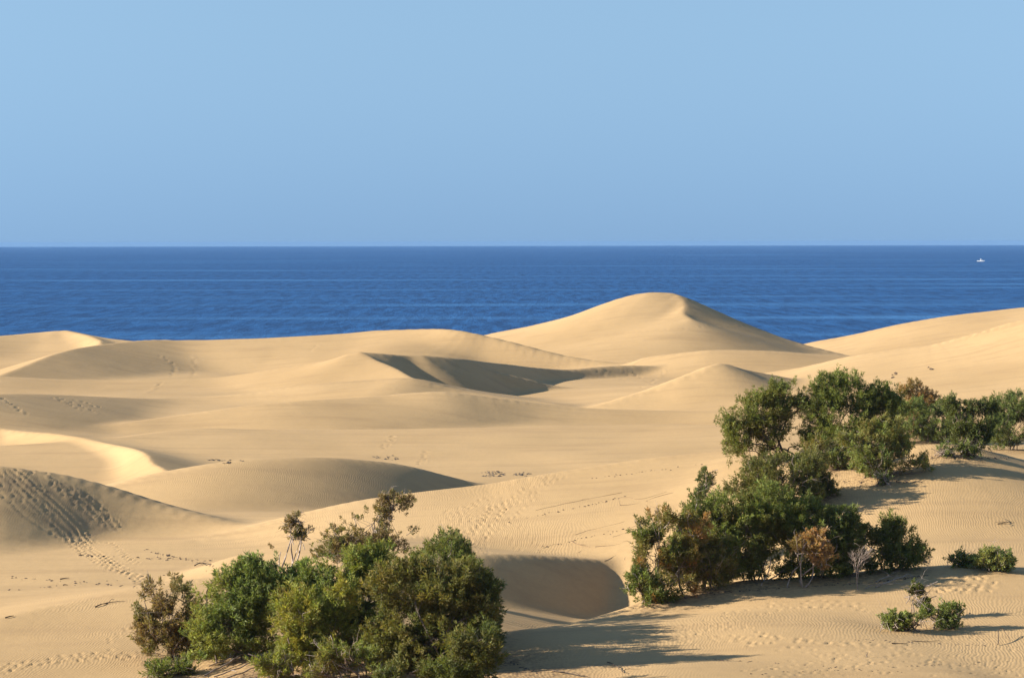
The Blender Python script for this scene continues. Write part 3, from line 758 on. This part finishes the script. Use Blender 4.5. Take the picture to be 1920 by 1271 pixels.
# ------------------------------------------------------------------ the row on the dune crest behind
plant('tamarisk_tree', 'open tamarisk tree with visible dark trunks at the left of the crest row', 'tree', (1476,866), [(1368,842,24,22),(1400,815,36,38),(1425,768,40,34),(1482,742,38,30),(1512,785,38,34),(1390,790,34,30),(1455,760,34,26),(1412,848,40,22),(1522,838,30,24),(1440,805,34,28)], [GREEN[0], OLIVE[0], GREEN[1]], .95, GB, stems=10, stem_r=.09, twigs=14, gaps=.30, wood=M_DARK, clump=.46, skirt=False)
plant('tamarisk_tree', 'tallest broad green tree of the crest row', 'tree', (1590,852), [(1560,735,42,26),(1604,745,46,34),(1570,785,50,40),(1622,790,38,38),(1650,752,32,28),(1668,775,26,32),(1540,760,28,28)], [GREEN[0], GREEN[1], DARKG[1]], 1.0, GB, clump=.48)
plant('tamarisk_shrub', 'pale green twiggy shrub low in front of the crest row', 'shrub', (1645,898), [(1610,830,32,34),(1652,830,40,38),(1690,858,36,30),(1640,868,40,26),(1722,878,26,18),(1670,800,26,20)], [BRITE[1], OLIVE[1], BRITE[0]], .75, GB, bare=60, gaps=.38)
plant('tamarisk_shrub', 'rust coloured bushy treetop in the crest row', 'shrub', (1728,832), [(1716,738,26,20),(1734,752,22,16),(1722,768,30,18)], RUSTY, .8, GB, back=3, bare=30)
plant('tamarisk_shrub', 'blue green rounded bush under the rust coloured treetop', 'shrub', (1745,834), [(1708,785,38,26),(1752,788,42,28),(1784,802,32,32),(1700,815,28,18),(1760,815,40,20)], [BLUEG[0], GREEN[0], BLUEG[1]], 1.0, GB)
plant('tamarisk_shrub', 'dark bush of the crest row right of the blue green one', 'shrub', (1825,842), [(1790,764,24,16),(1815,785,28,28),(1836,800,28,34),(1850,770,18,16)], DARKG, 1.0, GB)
plant('tamarisk_tree', 'broad green tree of the crest row at the right edge', 'tree', (1897,848), [(1890,765,38,24),(1880,806,34,30),(1922,780,38,40),(1948,800,38,38)], [GREEN[0], BLUEG[0], DARKG[1]], 1.0, GB, clump=.46)
plant('tamarisk_shrub', 'knee high green bush on the shaded sand under the crest row', 'shrub', (1815,860), [(1815,848,20,12)], GREEN, 1.0, GB, clump=.3)
plant('tamarisk_shrub', 'thin pale green bush on the sand hump in the crest row', 'shrub', (1768,858), [(1765,846,16,14)], BRITE, .7, GB, clump=.3)
plant('tamarisk_shrub', 'grey green shrub low between the open tree and the pale twiggy shrub', 'shrub', (1565,884), [(1540,852,28,24),(1575,846,28,28),(1600,866,26,18),(1560,868,30,18)], [OLIVE[1], BRITE[1], OLIVE[0]], .7, GB, bare=50)
plant('grass_tuft', 'lone tuft on shaded sand below the pale green twiggy shrub', 'tuft', (1656,912), [(1656,902,9,9)], BRITE, 1.0, None, clump=.22, lit=0)
dead_tree('dry_bush', 'leafless dry bush among the trees of the crest row', 'bush', (1555,878), 1.9, .6, 18, M_PALE, (-.1, 0), .03, 3, forks=6)

# ------------------------------------------------------------------ roots and sticks on the sand
roots = [([(1003,957),(1050,946),(1100,936),(1165,924)], .045, 'longest dark root across the bright slope'),
         ([(925,977),(985,970),(1030,956)], .03, 'faint root running left from the longest root'),
         ([(1162,948),(1195,944),(1230,932),(1262,924)], .04, 'dark root with a hooked end high on the bright slope'),
         ([(1163,948),(1160,934),(1175,932),(1200,936),(1250,922)], .025, 'thin looping root above the hooked root'),
         ([(1070,1015),(1085,1022),(1105,1026)], .05, 'short thick branch end low on the bright slope'),
         ([(1115,1025),(1150,1022),(1192,1011),(1215,1004)], .045, 'long curved root ending at the rust tinged shrub'),
         ([(1148,1007),(1180,996),(1215,985)], .035, 'straight dark root above the curved one'),
         ([(1182,990),(1212,976),(1240,968)], .03, 'uppermost short root beside the rust tinged shrub'),
         ([(1078,1003),(1110,992),(1140,986),(1170,978)], .025, 'thin broken root in the middle of the bright slope'),
         ([(1132,1052),(1148,1044),(1160,1038)], .03, 'straight stick near the brink of the dark hollow'),
         ([(1170,1050),(1172,1044),(1196,1039)], .03, 'bent stick near the brink beside the rust tinged shrub'),
         ([(1082,1036),(1095,1028)], .03, 'tiny stick near the brink left of the straight stick'),
         ([(1017,1027),(1035,1021),(1050,1018)], .025, 'thin twig on the left of the bright slope above the brink'),
         ([(1158,1146),(1172,1141),(1188,1138)], .04, 'pale stick on the edge of the shaded hollow')]
for i, (pts, rad, lab) in enumerate(roots):
    stick('dry_root', lab, 'root', pts, rad * .6, M_ROOT, .01, 'roots and sticks on the bright slope', 1 if rad > .035 else 0, i)
more = [([(1870,1211),(1871,1198),(1878,1194),(1892,1204)], .028, 'arched dark twig by the right edge of the foreground', .45),
        ([(1671,1208),(1700,1209)], .03, 'straight dark stick lying below the shrub pair', 0),
        ([(1708,1203),(1735,1205),(1760,1203)], .022, 'thin wavy twig lying under the shrub pair', 0),
        ([(1870,985),(1885,984),(1897,981)], .04, 'small stick alone on the upper right slope', .05),
        ([(1138,1242),(1155,1252),(1168,1262)], .03, 'dark stick in the thicket shadow at the bottom', .05),
        ([(1035,1258),(1070,1266),(1100,1270)], .04, 'long root in the deep shade at the bottom edge', .05),
        ([(178,1137),(195,1132)], .05, 'forked stick on the pale rise at the left', .05),
        ([(8,1158),(25,1154)], .05, 'dark stick on the rise at the left edge', .03),
        ([(112,1085),(130,1083)], .05, 'dark twig lying on the flat left floor', .03),
        ([(118,1096),(126,1096)], .05, 'short dark chip below the twig on the left floor', .02),
        ([(365,1060),(382,1056)], .05, 'twisted twig on the left floor above the thicket', .10)]
for i, (pts, rad, lab, arch) in enumerate(more):
    stick('dry_stick', lab, 'stick', pts, rad, M_DARK, .03, None, 2 if arch == .05 or arch == .1 else 0, 40 + i, arch)
dead_tree('stub_post', 'short weathered stump sticking out of the foreground sand', 'stump', (1622,1232), .42, .25, 3, M_BARK, (.15, 0), .05, 1, forks=2)

# ------------------------------------------------------------------ dark stones and litter lying in patches
def stones(label, spots, n, seed, size, mat, name='stone_patch'):
    r = np.random.default_rng(seed); V, Fq, k = [], [], 0
    oct_v = np.array([(1,0,0),(0,1,0),(-1,0,0),(0,-1,0),(0,0,1),(0,0,-1)], float)
    oct_f = [(0,1,4),(1,2,4),(2,3,4),(3,0,4),(1,0,5),(2,1,5),(3,2,5),(0,3,5)]
    for _ in range(n):
        x0, y0, x1, y1 = spots[r.integers(len(spots))]
        t = r.random(); h = hit(x0 + (x1 - x0) * t + r.normal(0, 1.5), y0 + (y1 - y0) * t + r.normal(0, 1.2))
        s = size * r.uniform(.5, 1.4) * np.array([r.uniform(.8, 1.6), r.uniform(.8, 1.4), r.uniform(.35, .7)])
        a = r.uniform(0, 3.1); R2 = np.array([[math.cos(a), -math.sin(a), 0], [math.sin(a), math.cos(a), 0], [0, 0, 1]])
        V.append(((oct_v * r.uniform(.7, 1.2, (6, 1))) * s) @ R2.T + h + np.array([0, 0, s[2] * .15])); Fq += [(a_ + k, b_ + k, c_ + k) for a_, b_, c_ in oct_f]; k += 6
    o = mesh_obj(name, np.vstack(V), np.array(Fq), mat)
    return tag(o, label, 'stones' if name == 'stone_patch' else 'litter', kind='stuff')
M_STONE = bark_material('dark_stone', (0.07, 0.052, 0.038), (0.14, 0.105, 0.072))
stones('largest patch of dark stones on the flat sand behind the bright slope', [(898,886,940,885),(905,892,938,893),(915,888,945,889)], 55, 1, .15, M_STONE)
stones('smaller patch of dark stones right of the largest patch', [(962,889,985,892),(975,888,996,889)], 26, 2, .14, M_STONE)
stones('thin ring of dark stones above the whaleback dune', [(700,857,728,860),(722,855,748,857),(735,862,750,859)], 26, 3, .13, M_STONE)
stones('scatter of dark stones at the top left of the whaleback dune', [(385,862,420,862),(418,861,455,863),(415,866,430,866)], 30, 4, .13, M_STONE)
stones('scattered plant crumbs on the flat sand left of the thicket', [(10,1105,480,1060),(150,1040,460,1052),(20,1080,380,1110),(270,1030,400,1060)], 150, 5, .10, M_DARK, 'plant_litter')
stones('scattered plant crumbs on the foreground sand at the right', [(1400,1265,1900,1240),(1600,1200,1910,1215),(1250,1230,1700,1262)], 110, 6, .055, M_DARK, 'plant_litter')
stones('scattered plant crumbs on the bright slope', [(950,980,1180,930),(1000,1030,1180,990),(1080,900,1330,870)], 90, 7, .075, M_DARK, 'plant_litter')
stones('scattered dark specks on the far right slope', [(1660,705,1690,703),(1670,712,1680,700),(1560,700,1580,705),(1740,690,1750,695)], 14, 8, .35, M_DARK, 'plant_litter')

stones('leaf crumbs and broken twigs under the left thicket', [(270,1262,560,1240),(300,1271,700,1268),(880,1215,1010,1262)], 160, 11, .07, M_DARK, 'plant_litter')
stones('leaf crumbs and broken twigs along the foot of the right thicket', [(1190,1140,1330,1112),(1330,1112,1600,1094),(1600,1096,1740,1080)], 200, 12, .06, M_DARK, 'plant_litter')
stones('leaf crumbs and broken twigs under the crest row', [(1420,880,1560,890),(1580,905,1740,905),(1740,860,1900,860)], 130, 13, .09, M_DARK, 'plant_litter')

# ------------------------------------------------------------------ the boat
def build_boat():
    d = 34.0 * F / 38.0
    p = at(1839, 492, d)
    root = bpy.data.objects.new('motor_boat', None); C.objects.link(root); root.location = (p[0], d, 0.0)
    root.rotation_euler = (0, 0, R(-38)); root.scale = (.74, .74, .74)
    tag(root, 'small white motor boat far out on the sea at the right', 'boat')
    k = NT('white_gelcoat'); k.b.inputs['Base Color'].default_value = (.48, .48, .48, 1); k.b.inputs['Roughness'].default_value = .3
    g = NT('cabin_glass'); g.b.inputs['Base Color'].default_value = (.03, .04, .05, 1); g.b.inputs['Roughness'].default_value = .1
    xs = np.array([-9, -8.5, -4, 1, 5, 8, 9.6]); bw = np.array([2.3, 2.5, 2.6, 2.5, 1.9, .8, .05]); sh = np.array([1.7, 1.7, 1.7, 1.9, 2.3, 2.7, 2.9]); ke = np.array([-.5, -.6, -.7, -.7, -.5, 0., 1.2])
    V, Fq = [], []
    for x, w, s, q in zip(xs, bw, sh, ke):
        V += [(x, -w, s), (x, -w * .85, .3 if q < .3 else q + .5), (x, 0, q), (x, w * .85, .3 if q < .3 else q + .5), (x, w, s)]
    for i in range(len(xs) - 1):
        for j in range(5): Fq.append((i * 5 + j, (i + 1) * 5 + j, (i + 1) * 5 + (j + 1) % 5, i * 5 + (j + 1) % 5))
    Fq.append((0, 1, 2, 3)); Fq.append((0, 3, 4, 4))
    Fq = [f for f in Fq if len(set(f)) == 4]
    mesh_obj('hull', V, np.array(Fq), k.m, root)
    def box(name, x0, x1, w, z0, z1, mat, rake=0.0, parent=root, y=0.0):
        v = [(x0, y - w, z0), (x1, y - w, z0), (x1, y + w, z0), (x0, y + w, z0), (x0 + rake * .3, y - w * .9, z1), (x1 - rake, y - w * .9, z1), (x1 - rake, y + w * .9, z1), (x0 + rake * .3, y + w * .9, z1)]
        return mesh_obj(name, v, np.array([(0, 3, 2, 1), (4, 5, 6, 7), (0, 1, 5, 4), (1, 2, 6, 5), (2, 3, 7, 6), (3, 0, 4, 7)]), mat, parent)
    cab = box('cabin', -1.5, 6.0, 1.9, 1.85, 3.3, k.m, 2.2)
    box('window_band', -.2, 4.6, 1.93, 2.45, 2.95, g.m, .9, cab)
    box('cockpit_coaming', -8.2, -1.5, 2.2, 1.7, 2.15, k.m)
    box('tower_leg', -.9, -.3, .12, 3.25, 6.0, k.m, 0, root, -1.3); box('tower_leg', -.9, -.3, .12, 3.25, 6.0, k.m, 0, root, 1.3)
    box('hardtop', -1.3, 3.2, 1.7, 5.9, 6.25, k.m, .5)
    box('antenna', -.7, -.55, .06, 6.25, 7.6, k.m)
build_boat()

build_dunes()

# ------------------------------------------------------------------ the air over the sea
def build_haze():
    S, z0, z1 = 21000.0, -9.0, 37.0
    v = [(x, y, z) for z in (z0, z1) for x, y in ((-S, -S), (S, -S), (S, S), (-S, S))]
    m = bpy.data.materials.new('haze'); m.use_nodes = True; t = m.node_tree
    t.nodes.remove(t.nodes['Principled BSDF'])
    pv = t.nodes.new('ShaderNodeVolumePrincipled')
    pv.inputs['Color'].default_value = (0.22, 0.40, 0.70, 1); pv.inputs['Density'].default_value = HAZE
    t.links.new(pv.outputs[0], t.nodes['Material Output'].inputs['Volume'])
    o = mesh_obj('haze', v, np.array([(0, 3, 2, 1), (4, 5, 6, 7), (0, 1, 5, 4), (1, 2, 6, 5), (2, 3, 7, 6), (3, 0, 4, 7)]), m)
    tag(o, 'thin blue haze over the sea', kind='stuff')
HAZE = 3.5e-5
build_haze()
